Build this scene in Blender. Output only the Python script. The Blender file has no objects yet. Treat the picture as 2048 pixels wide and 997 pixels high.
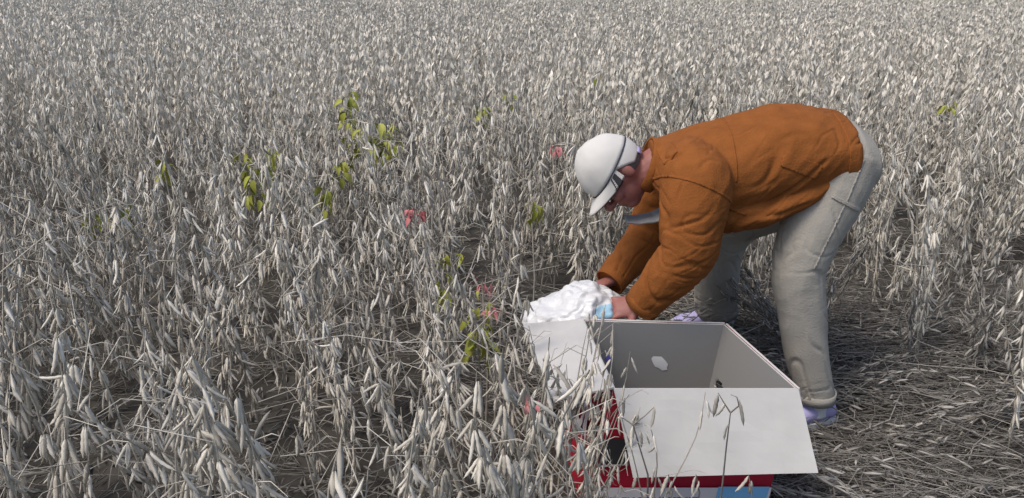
import bpy, bmesh, math, random
import numpy as np
from mathutils import Vector, Matrix, Quaternion, noise

random.seed(7)
rng = np.random.default_rng(7)
scene = bpy.context.scene
COL = scene.collection
R = math.radians

# ------------------------------------------------------------------ camera
CAM_H, PITCH, FPX = 1.55, R(21.0), 1534.0
cam_d = bpy.data.cameras.new('camera')
cam = bpy.data.objects.new('camera', cam_d)
COL.objects.link(cam)
cam.location = (0, 0, CAM_H)
cam.rotation_euler = (R(90) - PITCH, 0, 0)
cam_d.sensor_fit = 'HORIZONTAL'
cam_d.sensor_width = 36.0
cam_d.lens = 18.0 * FPX / 1024.0
cam_d.clip_start = 0.05
cam_d.clip_end = 3000
scene.camera = cam

# ------------------------------------------------------------------ light
SUN_EL, SUN_AZ = R(60), R(240)      # azimuth clockwise from +Y: from the left, slightly behind the camera
world = bpy.data.worlds.new('World')
scene.world = world
world.use_nodes = True
wn = world.node_tree
bg = wn.nodes.get('Background') or wn.nodes.new('ShaderNodeBackground')
sky = wn.nodes.new('ShaderNodeTexSky')
sky.sky_type = 'NISHITA'
sky.sun_disc = False
sky.sun_elevation = SUN_EL
sky.sun_rotation = SUN_AZ
sky.air_density = 1.0
sky.dust_density = 3.0
wn.links.new(sky.outputs[0], bg.inputs[0])
bg.inputs[1].default_value = 0.135
sun_d = bpy.data.lights.new('sun', 'SUN')
sun_d.energy = 1.75
sun_d.angle = R(22)
sun_d.color = (1.0, 0.93, 0.84)
sun = bpy.data.objects.new('sun', sun_d)
COL.objects.link(sun)
sdir = Vector((math.sin(SUN_AZ) * math.cos(SUN_EL), math.cos(SUN_AZ) * math.cos(SUN_EL), math.sin(SUN_EL)))
sun.rotation_euler = sdir.to_track_quat('Z', 'Y').to_euler()
sun.location = sdir * 30
scene.view_settings.view_transform = 'Standard'
scene.view_settings.look = 'None'
scene.view_settings.exposure = 0.30
scene.view_settings.gamma = 1.0
scene.view_settings.use_curve_mapping = False


def at(px, py, Y):
    """photo pixel (2048 wide) + distance Y in front of the camera -> world point"""
    dx = (px - 1024.0) / FPX
    dy = (498.5 - py) / FPX
    d = Vector((dx, math.cos(PITCH) + dy * math.sin(PITCH), -math.sin(PITCH) + dy * math.cos(PITCH)))
    return Vector((0, 0, CAM_H)) + d * (Y / d.y)


def atz(px, py, z):
    """photo pixel on the horizontal plane z"""
    dx = (px - 1024.0) / FPX
    dy = (498.5 - py) / FPX
    d = Vector((dx, math.cos(PITCH) + dy * math.sin(PITCH), -math.sin(PITCH) + dy * math.cos(PITCH)))
    return Vector((0, 0, CAM_H)) + d * ((z - CAM_H) / d.z)


# ------------------------------------------------------------------ materials
def mat(name, color, rough=0.8, var=0.12, scale=30.0, bump=0.0, bscale=200.0, spec=0.3, sss=0.0, trans=0.0):
    m = bpy.data.materials.new(name)
    m.use_nodes = True
    nt = m.node_tree
    b = nt.nodes['Principled BSDF']
    b.inputs['Roughness'].default_value = rough
    b.inputs['Specular IOR Level'].default_value = spec
    tc = nt.nodes.new('ShaderNodeTexCoord')
    nz = nt.nodes.new('ShaderNodeTexNoise')
    nz.inputs['Scale'].default_value = scale
    nz.inputs['Detail'].default_value = 6
    nt.links.new(tc.outputs['Object'], nz.inputs['Vector'])
    mp = nt.nodes.new('ShaderNodeMapRange')
    mp.inputs['To Min'].default_value = 1 - var
    mp.inputs['To Max'].default_value = 1 + var
    nt.links.new(nz.outputs['Fac'], mp.inputs['Value'])
    mx = nt.nodes.new('ShaderNodeVectorMath')
    mx.operation = 'SCALE'
    mx.inputs[0].default_value = color
    nt.links.new(mp.outputs[0], mx.inputs['Scale'])
    nt.links.new(mx.outputs[0], b.inputs['Base Color'])
    if sss:
        b.inputs['Subsurface Weight'].default_value = sss
        b.inputs['Subsurface Radius'].default_value = (0.01, 0.004, 0.003)
    if bump:
        n2 = nt.nodes.new('ShaderNodeTexNoise')
        n2.inputs['Scale'].default_value = bscale
        n2.inputs['Detail'].default_value = 4
        nt.links.new(tc.outputs['Object'], n2.inputs['Vector'])
        bp = nt.nodes.new('ShaderNodeBump')
        bp.inputs['Strength'].default_value = bump
        bp.inputs['Distance'].default_value = 0.004
        nt.links.new(n2.outputs['Fac'], bp.inputs['Height'])
        nt.links.new(bp.outputs[0], b.inputs['Normal'])
    return m


def tone_mat(name, dark, mid, light, rough=0.75):
    """dry plant: colour from the per-pod 'tone' attribute, object random and a fine grain"""
    m = bpy.data.materials.new(name)
    m.use_nodes = True
    nt = m.node_tree
    b = nt.nodes['Principled BSDF']
    b.inputs['Roughness'].default_value = rough
    b.inputs['Specular IOR Level'].default_value = 0.25
    a = nt.nodes.new('ShaderNodeAttribute')
    a.attribute_name = 'tone'
    oi = nt.nodes.new('ShaderNodeObjectInfo')
    tc = nt.nodes.new('ShaderNodeTexCoord')
    nz = nt.nodes.new('ShaderNodeTexNoise')
    nz.inputs['Scale'].default_value = 60
    nz.inputs['Detail'].default_value = 5
    nt.links.new(tc.outputs['Object'], nz.inputs['Vector'])
    m1 = nt.nodes.new('ShaderNodeMath'); m1.operation = 'MULTIPLY_ADD'
    nt.links.new(oi.outputs['Random'], m1.inputs[0])
    m1.inputs[1].default_value = 0.42
    m1.inputs[2].default_value = -0.46
    m2 = nt.nodes.new('ShaderNodeMath'); m2.operation = 'MULTIPLY_ADD'
    nt.links.new(nz.outputs['Fac'], m2.inputs[0])
    m2.inputs[1].default_value = 0.5
    nt.links.new(m1.outputs[0], m2.inputs[2])
    m3 = nt.nodes.new('ShaderNodeMath'); m3.operation = 'ADD'
    nt.links.new(a.outputs['Fac'], m3.inputs[0])
    nt.links.new(m2.outputs[0], m3.inputs[1])
    cr = nt.nodes.new('ShaderNodeValToRGB')
    cr.color_ramp.elements[0].position = 0.0
    cr.color_ramp.elements[0].color = (*dark, 1)
    cr.color_ramp.elements[1].position = 1.0
    cr.color_ramp.elements[1].color = (*light, 1)
    e = cr.color_ramp.elements.new(0.5)
    e.color = (*mid, 1)
    nt.links.new(m3.outputs[0], cr.inputs[0])
    nt.links.new(cr.outputs[0], b.inputs['Base Color'])
    return m


M = {}
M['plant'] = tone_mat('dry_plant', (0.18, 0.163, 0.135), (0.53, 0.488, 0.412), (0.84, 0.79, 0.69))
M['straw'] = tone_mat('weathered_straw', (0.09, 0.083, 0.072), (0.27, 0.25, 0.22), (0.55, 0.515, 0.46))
M['green'] = tone_mat('yellow_green_leaf', (0.20, 0.205, 0.030), (0.34, 0.35, 0.06), (0.50, 0.50, 0.13), 0.7)
M['pink'] = tone_mat('reddish_leaf', (0.42, 0.13, 0.13), (0.60, 0.22, 0.22), (0.72, 0.36, 0.36))
M['soil'] = mat('soil', (0.07, 0.064, 0.055), 0.95, 0.5, 6, 1.0, 40, 0.1)
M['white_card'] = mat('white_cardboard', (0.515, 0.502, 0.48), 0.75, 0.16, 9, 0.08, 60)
M['inner_card_shade_tone'] = mat('inner_cardboard_shade_tone', (0.25, 0.245, 0.235), 0.8, 0.06, 4, 0.1, 60)  # white liner darkened in colour to stand in for shade inside the box
M['red'] = mat('red_print', (0.43, 0.014, 0.038), 0.5, 0.22, 12, 0.05, 90, 0.4)
M['ink_white'] = mat('white_print', (0.78, 0.72, 0.72), 0.5, 0.08)
M['ink_blue'] = mat('blue_print', (0.16, 0.16, 0.5), 0.5, 0.05)
M['ink_lightblue'] = mat('light_blue_print', (0.25, 0.55, 0.85), 0.5, 0.05)
M['jacket'] = mat('orange_brown_cloth', (0.236, 0.080, 0.020), 0.92, 0.30, 18, 0.55, 150, 0.15)
M['trousers'] = mat('pale_trouser_cloth', (0.345, 0.322, 0.28), 0.9, 0.16, 14, 0.5, 170, 0.1)
M['skin'] = mat('skin', (0.29, 0.115, 0.095), 0.55, 0.12, 25, 0.15, 300, 0.4, 0.15)
M['cap'] = mat('white_cap_cloth', (0.62, 0.60, 0.565), 0.9, 0.07, 14, 0.15, 700, 0.1)
M['cap_dark'] = mat('dark_seam_and_brim_shade', (0.05, 0.05, 0.055), 0.9, 0.1)  # dark cap seam and box panel; also paints the shade under the brim
M['hair'] = mat('grey_hair', (0.12, 0.115, 0.11), 0.7, 0.4, 200, 0.6, 300)
M['shirt'] = mat('grey_shirt_cloth', (0.25, 0.25, 0.255), 0.9, 0.08)
M['shoe'] = mat('lilac_shoe_cloth', (0.46, 0.42, 0.68), 0.7, 0.1)
M['sole'] = mat('white_sole', (0.7, 0.7, 0.69), 0.6, 0.08)
M['lace'] = mat('white_lace', (0.75, 0.75, 0.75), 0.8, 0.05)
M['eye'] = mat('eye_dark', (0.03, 0.02, 0.02), 0.2, 0.05)
M['bag_print'] = mat('pale_blue_bag_print', (0.36, 0.58, 0.72), 0.4, 0.1, 60)
M['bag'] = mat('white_plastic_bag', (0.66, 0.66, 0.66), 0.35, 0.03, 30, 0.1, 80, 0.5)


# ------------------------------------------------------------------ object helpers
def link(name, me, parent=None, kind=None):
    o = bpy.data.objects.new(name, me)
    COL.objects.link(o)
    if parent is not None:
        o.parent = parent
    if kind:
        o['kind'] = kind
    return o


def tag(o, label, cat, group=None):
    o['label'] = label
    o['category'] = cat
    if group:
        o['group'] = group
    return o


def empty(name, loc=(0, 0, 0)):
    o = bpy.data.objects.new(name, None)
    o.empty_display_size = 0.1
    COL.objects.link(o)
    o.location = loc
    return o


class Geo:
    """verts / faces / tone collector"""
    def __init__(self):
        self.v, self.f, self.t = [], [], []

    def add(self, vs, fs, tone):
        b = len(self.v)
        self.v.extend([tuple(p) for p in vs])
        self.f.extend([tuple(i + b for i in q) for q in fs])
        self.t.extend([tone] * len(vs))

    def tube(self, pts, radii, n=4, tone=0.5, cap=False):
        pts = [Vector(p) for p in pts]
        vs, fs = [], []
        for i, p in enumerate(pts):
            d = (pts[min(i + 1, len(pts) - 1)] - pts[max(i - 1, 0)]).normalized()
            a = d.orthogonal().normalized() if abs(d.z) < 0.9 else d.cross(Vector((0, 1, 0))).normalized()
            b = d.cross(a)
            for k in range(n):
                th = 2 * math.pi * k / n
                vs.append(p + (a * math.cos(th) + b * math.sin(th)) * radii[i])
        for i in range(len(pts) - 1):
            for k in range(n):
                fs.append((i * n + k, i * n + (k + 1) % n, (i + 1) * n + (k + 1) % n, (i + 1) * n + k))
        if cap:
            fs.append(tuple(range(n - 1, -1, -1)))
            fs.append(tuple(range((len(pts) - 1) * n, len(pts) * n)))
        self.add(vs, fs, tone)

    def mesh(self, name, m, smooth=True):
        me = bpy.data.meshes.new(name)
        me.from_pydata(self.v, [], self.f)
        at_ = me.attributes.new('tone', 'FLOAT', 'POINT')
        at_.data.foreach_set('value', np.array(self.t, dtype=np.float32))
        me.materials.append(m)
        if smooth:
            me.shade_smooth()
        me.update()
        return me

    def arrays(self):
        v = np.array(self.v, dtype=np.float32)
        f = []
        for q in self.f:
            if len(q) == 4:
                f.append((q[0], q[1], q[2])); f.append((q[0], q[2], q[3]))
            elif len(q) == 3:
                f.append(q)
            else:
                for k in range(1, len(q) - 1):
                    f.append((q[0], q[k], q[k + 1]))
        return v, np.array(f, dtype=np.int32), np.array(self.t, dtype=np.float32)


def tri_mesh(name, v, f, t, m):
    me = bpy.data.meshes.new(name)
    me.vertices.add(len(v))
    me.vertices.foreach_set('co', v.astype(np.float32).ravel())
    me.loops.add(len(f) * 3)
    me.loops.foreach_set('vertex_index', f.astype(np.int32).ravel())
    me.polygons.add(len(f))
    me.polygons.foreach_set('loop_start', np.arange(0, len(f) * 3, 3, dtype=np.int32))
    at_ = me.attributes.new('tone', 'FLOAT', 'POINT')
    at_.data.foreach_set('value', t.astype(np.float32))
    me.materials.append(m)
    me.update(calc_edges=True)
    me.shade_smooth()
    return me


# ------------------------------------------------------------------ ground
def ground():
    bm = bmesh.new()
    # fine centre, coarse skirt to the horizon
    xs = [-900, -200, -60] + [i * 0.25 for i in range(-64, 65)] + [60, 200, 900]
    ys = [-400, -60, -8] + [i * 0.25 for i in range(-4, 120)] + [60, 200, 1500]
    grid = []
    for y in ys:
        row = []
        for x in xs:
            z = 0.0
            if abs(x) < 17 and -2 < y < 31:
                z = 0.025 * noise.noise(Vector((x * 1.3, y * 1.3, 0))) + 0.012 * noise.noise(Vector((x * 4, y * 4, 3)))
            row.append(bm.verts.new((x, y, z)))
        grid.append(row)
    for j in range(len(ys) - 1):
        for i in range(len(xs) - 1):
            bm.faces.new((grid[j][i], grid[j][i + 1], grid[j + 1][i + 1], grid[j + 1][i]))
    me = bpy.data.meshes.new('ground')
    bm.to_mesh(me); bm.free()
    me.materials.append(M['soil'])
    me.shade_smooth()
    return link('ground', me, None, 'structure')


ground()

# ------------------------------------------------------------------ bean plants
def pod_geo(g, p, d, L, W, tone, sec=5, bend=0.25, flat=None, simple=False):
    """a hanging bean pod: lens section, three seed bulges, pointed tip, slight bend"""
    d = d.normalized()
    s = flat if flat is not None else d.orthogonal().normalized()
    s = (s - d * s.dot(d)).normalized()
    n = d.cross(s)
    if simple:      # far plants: a folded lens of four triangles
        a = p; b = p + d * L * 0.45 + s * W * 0.6 ; c = p + d * L + n * L * bend * 0.3; e = p + d * L * 0.5 - s * W * 0.6; m_ = p + d * L * 0.5 + n * W * 0.4
        g.add([a, b, c, e, m_], [(0, 1, 4), (1, 2, 4), (2, 3, 4), (3, 0, 4)], tone)
        return
    prof = {5: [(0, .12), (.2, .75), (.45, 1.0), (.72, .85), (.92, .4), (1.0, .04)],
            7: [(0, .12), (.12, .6), (.26, 1.0), (.39, .8), (.52, 1.02), (.64, .8), (.76, .92), (.9, .4), (1.0, .04)],
            3: [(0, .15), (.4, 1.0), (.8, .7), (1.0, .05)]}[sec]
    vs, fs = [], []
    for i, (u, w) in enumerate(prof):
        c = p + d * (L * u) + n * (L * bend * u * u * 0.6)
        vs += [c + s * W * w * .5, c + n * W * w * .28, c - s * W * w * .5, c - n * W * w * .28]
    for i in range(len(prof) - 1):
        for k in range(4):
            fs.append((i * 4 + k, i * 4 + (k + 1) % 4, (i + 1) * 4 + (k + 1) % 4, (i + 1) * 4 + k))
    g.add(vs, fs, tone)


def plant_layout(seed, H=0.75, nbr=3, dens=1.0, droop=0.93):
    """stem polylines and pod placements of one dry plant"""
    r = random.Random(seed)
    stems = []
    lean = Vector((r.uniform(-.16, .16), r.uniform(-.16, .16), 0))
    N = 9
    main = []
    ph = r.uniform(0, 6.28)
    for i in range(N + 1):
        u = i / N
        main.append(Vector((0, 0, 0)) + Vector((0, 0, H * u)) + lean * H * u * u * 1.4 +
                    Vector((math.sin(u * 9 + ph), math.cos(u * 8 + ph), 0)) * 0.010 * u)
    stems.append((main, 0.0042, 0.0014))
    for b in range(nbr):
        i0 = r.randint(1, 4)
        p0 = main[i0]
        az = r.uniform(0, 6.28)
        L = H * r.uniform(0.4, 0.75)
        out = Vector((math.cos(az), math.sin(az), 0))
        pts = []
        for k in range(7):
            u = k / 6
            pts.append(p0 + out * L * (0.36 * u - 0.10 * u * u) + Vector((0, 0, L * (0.95 * u))) +
                       Vector((math.sin(u * 7 + b), math.cos(u * 6), 0)) * 0.008 * u)
        stems.append((pts, 0.0028, 0.0011))
    twigs, pods = [], []
    for si, (pts, r0, r1) in enumerate(stems):
        segs = len(pts) - 1
        total = sum((pts[i + 1] - pts[i]).length for i in range(segs))
        nn = int(total / 0.042)
        for k in range(nn):
            u = (k + 0.6 + r.uniform(-.2, .2)) / nn
            if si == 0 and u < 0.16:
                continue
            x = min(u, .999) * segs
            i = int(x)
            p = pts[i].lerp(pts[i + 1], x - i)
            az = r.uniform(0, 6.28)
            if r.random() < 0.34:       # a bare leaf stalk left on the stem
                o = Vector((math.cos(az), math.sin(az), r.uniform(.1, 1.0)))
                q = p + o * r.uniform(.04, .13)
                twigs.append((p, q, q + Vector((o.x, o.y, -0.4)) * r.uniform(.01, .05)))
            npod = r.choice([1, 2, 2, 3, 4, 5])
            for j in range(npod):
                if r.random() > dens:
                    continue
                a2 = az + r.uniform(-1.0, 1.0)
                d = Vector((math.cos(a2) * (1 - droop + r.uniform(0, .40)), math.sin(a2) * (1 - droop + r.uniform(0, .40)), -1.0))
                if r.random() < 0.05:
                    d.z = r.uniform(-.3, .5)
                L = r.uniform(.038, .062)
                pods.append((p + Vector((math.cos(a2), math.sin(a2), 0)) * 0.006, d, L, r.uniform(.0086, .0124),
                             min(1, max(0, r.gauss(.55, .20))), r.uniform(-.4, .6), a2 + 1.57 + r.uniform(-.7, .7)))
    return stems, twigs, pods


def stems_geo(g, stems, twigs, n=5, which=None, tone=0.30, keep=1):
    for k, (pts, r0, r1) in enumerate(stems):
        if which is not None and k not in which:
            continue
        pp = pts[::keep] if keep > 1 else pts
        if pp[-1] is not pts[-1]:
            pp = pp + [pts[-1]]
        m_ = len(pp) - 1
        g.tube(pp, [r0 + (r1 - r0) * i / m_ for i in range(m_ + 1)], n, tone)
    for (a, b, c) in twigs:
        g.tube([a, b, c] if keep == 1 else [a, b], [.0013, .001, .0006] if keep == 1 else [.0015, .0008], 3, tone + .15)


def pods_geo(g, pods, sec=5, simple=False, every=1, widen=1.0):
    for k, (p, d, L, W, tone, bend, fa) in enumerate(pods):
        if every > 1 and k % every:
            continue
        pod_geo(g, p, d, L * (1.1 if simple else 1), W * widen, tone, sec, bend, Vector((math.cos(fa), math.sin(fa), 0)), simple)


NV = 10
LAY = [plant_layout(100 + i, H=0.64 + 0.024 * i, nbr=2 + i % 3) for i in range(NV)]
LAY_SPARSE = [plant_layout(300 + i, H=0.56 + 0.06 * i, nbr=2, dens=0.20) for i in range(4)]

# where plants do not stand: box, person, trampled patch
def density(x, y):
    # box and the trampled patch round the man
    if 0.02 < x < 0.95 and 1.62 < y < 3.05:
        return 0.0
    if -0.10 < x < 0.25 and 1.78 < y < 2.9:
        return 0.0 if x > -0.02 else 0.35
    if x > 0.40 and y <= 1.62:
        return 0.0
    if 0.24 < x <= 0.40 and y <= 1.62:
        return 0.0
    if x >= 0.95 and y < 3.05:
        edge = 0.95 + (y - 1.0) * 0.0
        return 0.0 if x < 1.35 + 0.25 * (y - 1.6) else 0.25
    if y < 0.8 and abs(x) < 0.62:
        return 0.0
    if x < 0.24 and y < 1.3:
        return 0.92
    if x < 0.24 and y < 2.2:
        return 0.95
    return 1.0


cells = []
step = 0.185
y = 0.45
while y < 24.0:
    half = 0.70 * y + 1.7
    n = int(half / step)
    shift = rng.uniform(-.5, .5) * step
    for i in range(-n, n + 1):
        x = i * step + shift + rng.uniform(-.085, .085)
        yy = y + rng.uniform(-.085, .085)
        # the crop stands in clumps with dark gaps between
        if yy < 5 and noise.noise(Vector((x * 3.2, yy * 3.2, 4.0))) < -.20:
            continue
        if rng.random() < density(x, yy):
            cells.append((x, yy, rng.uniform(0, 6.28), rng.uniform(.80, 1.18), int(rng.integers(NV)),
                          rng.normal(0, .13), rng.normal(0, .13)))
    y += step if y < 9 else step * 1.15 if y < 14 else step * 1.6
cells.sort(key=lambda c: math.hypot(c[0], c[1]))
NEAR_PODS, NEAR = 34, 290
def in_view(c):
    d = c[1] * math.cos(PITCH) + (CAM_H - .6) * math.sin(PITCH)
    py = 498.5 - FPX * ((.62 - CAM_H) * math.cos(PITCH) + c[1] * math.sin(PITCH)) / d
    return abs(c[0]) / d * FPX < 1050 and py < 1010


seen = [c for c in cells if in_view(c)]
near_cells, far_cells = seen[:NEAR], seen[NEAR:]
beside_cells = [c for c in cells if not in_view(c)]        # the field goes on at both sides


def place(o, c):
    o.location = (c[0], c[1], -0.01)
    o.rotation_euler = (c[5], c[6], c[2])
    o.scale = (c[3],) * 3


# pod mesh variants shared by every separately built pod
POD_MESH = []
for k in range(6):
    g = Geo()
    pod_geo(g, Vector((0, 0, 0)), Vector((0, 0, -1)), 0.05, 0.0115, 0.35 + 0.09 * k, 7, [-.3, .1, .3, .5, .2, -.1][k], Vector((1, 0, 0)))
    POD_MESH.append(g.mesh('pod', M['plant']))
PLANT_MESH = []
for lay in LAY:
    stems, twigs, pods = lay
    g1 = Geo(); stems_geo(g1, stems, twigs)
    g2 = Geo(); pods_geo(g2, pods, 7)
    g3 = Geo(); stems_geo(g3, stems, twigs, which=[0])
    brs = []
    for k in range(1, len(stems)):
        gb = Geo(); stems_geo(gb, stems, [], which=[k]); brs.append(gb.mesh('branch', M['plant']))
    PLANT_MESH.append((g1.mesh('stem', M['plant']), g2.mesh('pods', M['plant']), g3.mesh('main_stem', M['plant']), brs))


def pod_object(pd, parent):
    p, d, L, W, tone, bend, fa = pd
    o = link('pod', POD_MESH[min(5, max(0, int((tone - .3) / .09)))], parent)
    q = Vector((0, 0, -1)).rotation_difference(d.normalized())
    o.location = p
    o.rotation_mode = 'QUATERNION'
    o.rotation_quaternion = q @ Quaternion((0, 0, 1), fa)
    s = L / .05
    o.scale = (W / .0115, s, s)
    return o


GROUP = 'dry bean plants standing in the field'
LAB_FIELD = 'dry pale bean plant standing upright in the dense field, hung with withered pods'
full_proto, lite_proto = {}, {}


def copy_tree(o):
    c = o.copy()
    COL.objects.link(c)
    for ch in list(o.children):
        d = ch.copy()
        COL.objects.link(d)
        d.parent = c
    return c


def full_plant(v):
    if v in full_proto:
        return copy_tree(full_proto[v])
    t = empty('bean_plant')
    link('stem', PLANT_MESH[v][2], t)
    for b in PLANT_MESH[v][3]:
        link('branch', b, t)
    for pd in LAY[v][2]:
        pod_object(pd, t)
    full_proto[v] = t
    return t


def lite_plant(v):
    if v in lite_proto:
        return copy_tree(lite_proto[v])
    t = empty('bean_plant')
    link('stem', PLANT_MESH[v][0], t)
    link('pod_cluster', PLANT_MESH[v][1], t, 'stuff')
    lite_proto[v] = t
    return t


def field_label(c):
    # where the plant's middle stands in the picture
    q = cam_dir(Vector((c[0], c[1], .4)))
    h = (0.64 + .024 * c[4]) * c[3]
    kind = 'tall' if h > .76 else 'middling' if h > .65 else 'low'
    cols = [(200, 'far left'), (480, 'left'), (760, 'left of centre'), (1000, 'near the box'), (1300, 'centre'), (1650, 'right of centre'), (1850, 'right'), (9999, 'far right')]
    side = [n_ for x_, n_ in cols if q[0] < x_][0]
    row = 'bottom edge' if q[1] > 860 else 'bottom quarter' if q[1] > 700 else 'lower half' if q[1] > 500 else 'upper half'
    return '%s dry bean plant with pale pods, %s of picture, %s' % (kind, row, side)


def cam_dir(p):
    v = p - Vector((0, 0, CAM_H))
    dz = v.y * math.cos(PITCH) - v.z * math.sin(PITCH)
    dy = v.y * math.sin(PITCH) + v.z * math.cos(PITCH)
    return 1024 + FPX * v.x / dz, 498.5 - FPX * dy / dz


for i, c in enumerate(near_cells):
    o = full_plant(c[4]) if i < NEAR_PODS else lite_plant(c[4])
    tag(o, field_label(c), 'plant', GROUP)
    place(o, c)

# far crop: one mass
def scatter(name, cells_, lays, m, calm=1.0):
    V, F, T = [], [], []
    base = 0
    for c in cells_:
        v, f, t = lays[c[4]]
        cz, sz = math.cos(c[2]), math.sin(c[2])
        Rm = (Matrix.Rotation(c[2], 3, 'Z') if False else None)
        x = (v[:, 0] * cz - v[:, 1] * sz) * c[3]
        y_ = (v[:, 0] * sz + v[:, 1] * cz) * c[3]
        z = v[:, 2] * c[3]
        x = x + z * c[6] + c[0]
        y_ = y_ - z * c[5] + c[1]
        V.append(np.stack([x, y_, z - 0.01], 1))
        F.append(f + base)
        T.append(.62 + (t - .62) * calm + rng.uniform(-.12, .12) * calm)
        base += len(v)
    me = tri_mesh(name, np.concatenate(V), np.concatenate(F), np.concatenate(T), m)
    o = link(name, me, None, 'stuff')
    return o


mid_l, far_l, edge_l = [], [], []
for stems, twigs, pods in LAY:
    g = Geo(); stems_geo(g, stems, twigs, 3, keep=2); pods_geo(g, pods, 3, widen=1.1); mid_l.append(g.arrays())
    g = Geo(); stems_geo(g, stems, twigs[::3], 3, keep=4); pods_geo(g, pods, simple=True, every=2, widen=1.7); far_l.append(g.arrays())
    g = Geo(); stems_geo(g, stems[:2], [], 3, keep=8); pods_geo(g, pods, simple=True, every=4, widen=2.3); edge_l.append(g.arrays())
mid_c = [c for c in far_cells if c[1] < 5.2]
far_c = [c for c in far_cells if 5.2 <= c[1] < 10.0]
edge_c = [c for c in far_cells if c[1] >= 10.0] + [c for c in beside_cells if c[1] >= 7.0]
far_c += [c for c in beside_cells if 3.0 <= c[1] < 7.0]
mid_c += [c for c in beside_cells if c[1] < 3.0]
o = scatter('bean_crop', mid_c, mid_l, M['plant'])
tag(o, 'dense dry pale bean crop in the middle of the field behind the man', 'crop')
o = scatter('bean_crop', far_c, far_l, M['plant'], .5)
tag(o, 'dry bean crop standing beyond the bending man, above his back', 'crop')
o = scatter('bean_crop', edge_c, edge_l, M['plant'], .22)
tag(o, 'farthest pale bean crop along the top edge of the picture', 'crop')

# ------------------------------------------------------------------ litter and lying stalks
def litter():
    g = Geo()
    r = random.Random(5)
    def stick(x, y, z, L, az, pitch, rad, tone):
        d = Vector((math.cos(az) * math.cos(pitch), math.sin(az) * math.cos(pitch), math.sin(pitch)))
        sd = Vector((-d.y, d.x, 0))
        p = Vector((x, y, z)) - d * L * .5
        k1, k2 = r.uniform(-.08, .08) * L, r.uniform(-.08, .08) * L
        g.tube([p, p + d * L * .33 + sd * k1, p + d * L * .67 + sd * k2 + Vector((0, 0, .02 * L)), p + d * L], [rad, rad * .9, rad * .75, rad * .4], 3, tone)
        return d
    # trampled straw: right of the box, round the feet and in front
    for i in range(6500):
        x = r.uniform(-0.1, 2.4); y = r.uniform(0.9, 3.3)
        if x < 0.75 and not (2.35 < y < 3.3):
            continue
        z = abs(r.gauss(0, .05)) + .008
        if (x - 1.02) ** 2 + (y - 2.22) ** 2 < .03 or (x - .78) ** 2 + (y - 2.95) ** 2 < .02:
            z = .008
        L = r.uniform(.12, .55)
        az = r.gauss(0.0, .45) if r.random() < .75 else r.uniform(0, 6.28)
        stick(x, y, z, L, az, r.gauss(0, .10), r.uniform(.0009, .0025), min(1, max(.0, r.gauss(.24, .24))))
        if r.random() < .2:
            for j in range(r.choice([1, 2, 3])):
                dd = Vector((math.cos(az + r.uniform(-.8, .8)), math.sin(az + r.uniform(-.8, .8)), r.uniform(-.5, .2)))
                pod_geo(g, Vector((x + r.uniform(-.1, .1), y + r.uniform(-.05, .05), z + .01)), dd, r.uniform(.035, .055), r.uniform(.008, .012), r.uniform(.3, .75), 3, r.uniform(-.4, .5))
    # thin fall of stalks and pods on the soil through the near field
    for i in range(8500):
        y = 0.7 + 4.0 * r.random()
        x = r.uniform(-1, 1) * (.72 * y + .3)
        if .1 < x < .85 and 1.6 < y < 2.3:
            continue
        z = abs(r.gauss(0, .035)) + .006
        az = r.uniform(0, 6.28)
        if r.random() < .5:
            stick(x, y, z, r.uniform(.06, .35), az, r.gauss(.03, .16), r.uniform(.001, .0030), r.uniform(.0, .4))
        else:
            pod_geo(g, Vector((x, y, z)), Vector((math.cos(az), math.sin(az), r.uniform(-.2, .2))), r.uniform(.03, .055), r.uniform(.008, .013), r.uniform(.0, .4), 3, r.uniform(-.4, .5))
    # long stalks lying across the standing plants on the left
    for i in range(30):
        y = r.uniform(1.0, 3.2)
        x = r.uniform(-.72 * y, 0.15)
        stick(x, y, r.uniform(.15, .55), r.uniform(.25, .6), r.gauss(0, .35), r.gauss(.05, .25), r.uniform(.0014, .0026), r.uniform(.4, .8))
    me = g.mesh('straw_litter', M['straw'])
    o = link('straw_litter', me, None, 'stuff')
    tag(o, 'trampled pale stalks and fallen pods covering the ground', 'straw')


litter()

STRAW = {}


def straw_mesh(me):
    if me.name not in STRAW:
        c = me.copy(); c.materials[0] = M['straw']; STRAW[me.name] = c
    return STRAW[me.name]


EG = random.Random(21)
for i in range(26):
    o = lite_plant(EG.randrange(NV))
    x_, y_ = EG.uniform(1.05, 2.3), EG.uniform(2.55, 3.15)
    tag(o, 'leaning broken bean plant at the edge of the trampled straw behind the man', 'plant', 'leaning bean plants at the edge of the trampled patch')
    for ch in o.children:
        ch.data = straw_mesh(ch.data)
    o.location = (x_, y_, 0)
    o.rotation_euler = (EG.uniform(-.5, .5), EG.uniform(-.9, .9), EG.uniform(0, 6.28))
    o.scale = (EG.uniform(.6, .85),) * 3
LY = random.Random(11)




spots = [(0.98, 1.25), (1.25, 1.45), (0.95, 1.7), (1.3, 1.9), (1.0, 2.15), (1.4, 2.3), (1.1, 2.6), (1.5, 2.7), (1.7, 2.2),
         (1.6, 1.6), (0.8, 2.95), (0.45, 2.75), (0.2, 2.65), (1.3, 2.95), (1.75, 2.75), (0.95, 1.0), (1.2, 1.15)]
for i, (x, y) in enumerate(spots):
    o = lite_plant(LY.randrange(NV))
    for ch in o.children:
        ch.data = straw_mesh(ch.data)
    tag(o, 'flattened dry bean plant lying on the trampled straw round the man and the box', 'plant', 'flattened bean plants')
    o.location = (x + 0.2, y, 0.05)
    o.rotation_euler = (R(LY.uniform(72, 88)), 0, LY.choice([1, -1]) * R(90) + LY.uniform(-.5, .5))
    o.scale = (.9, .9, .95)


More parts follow.
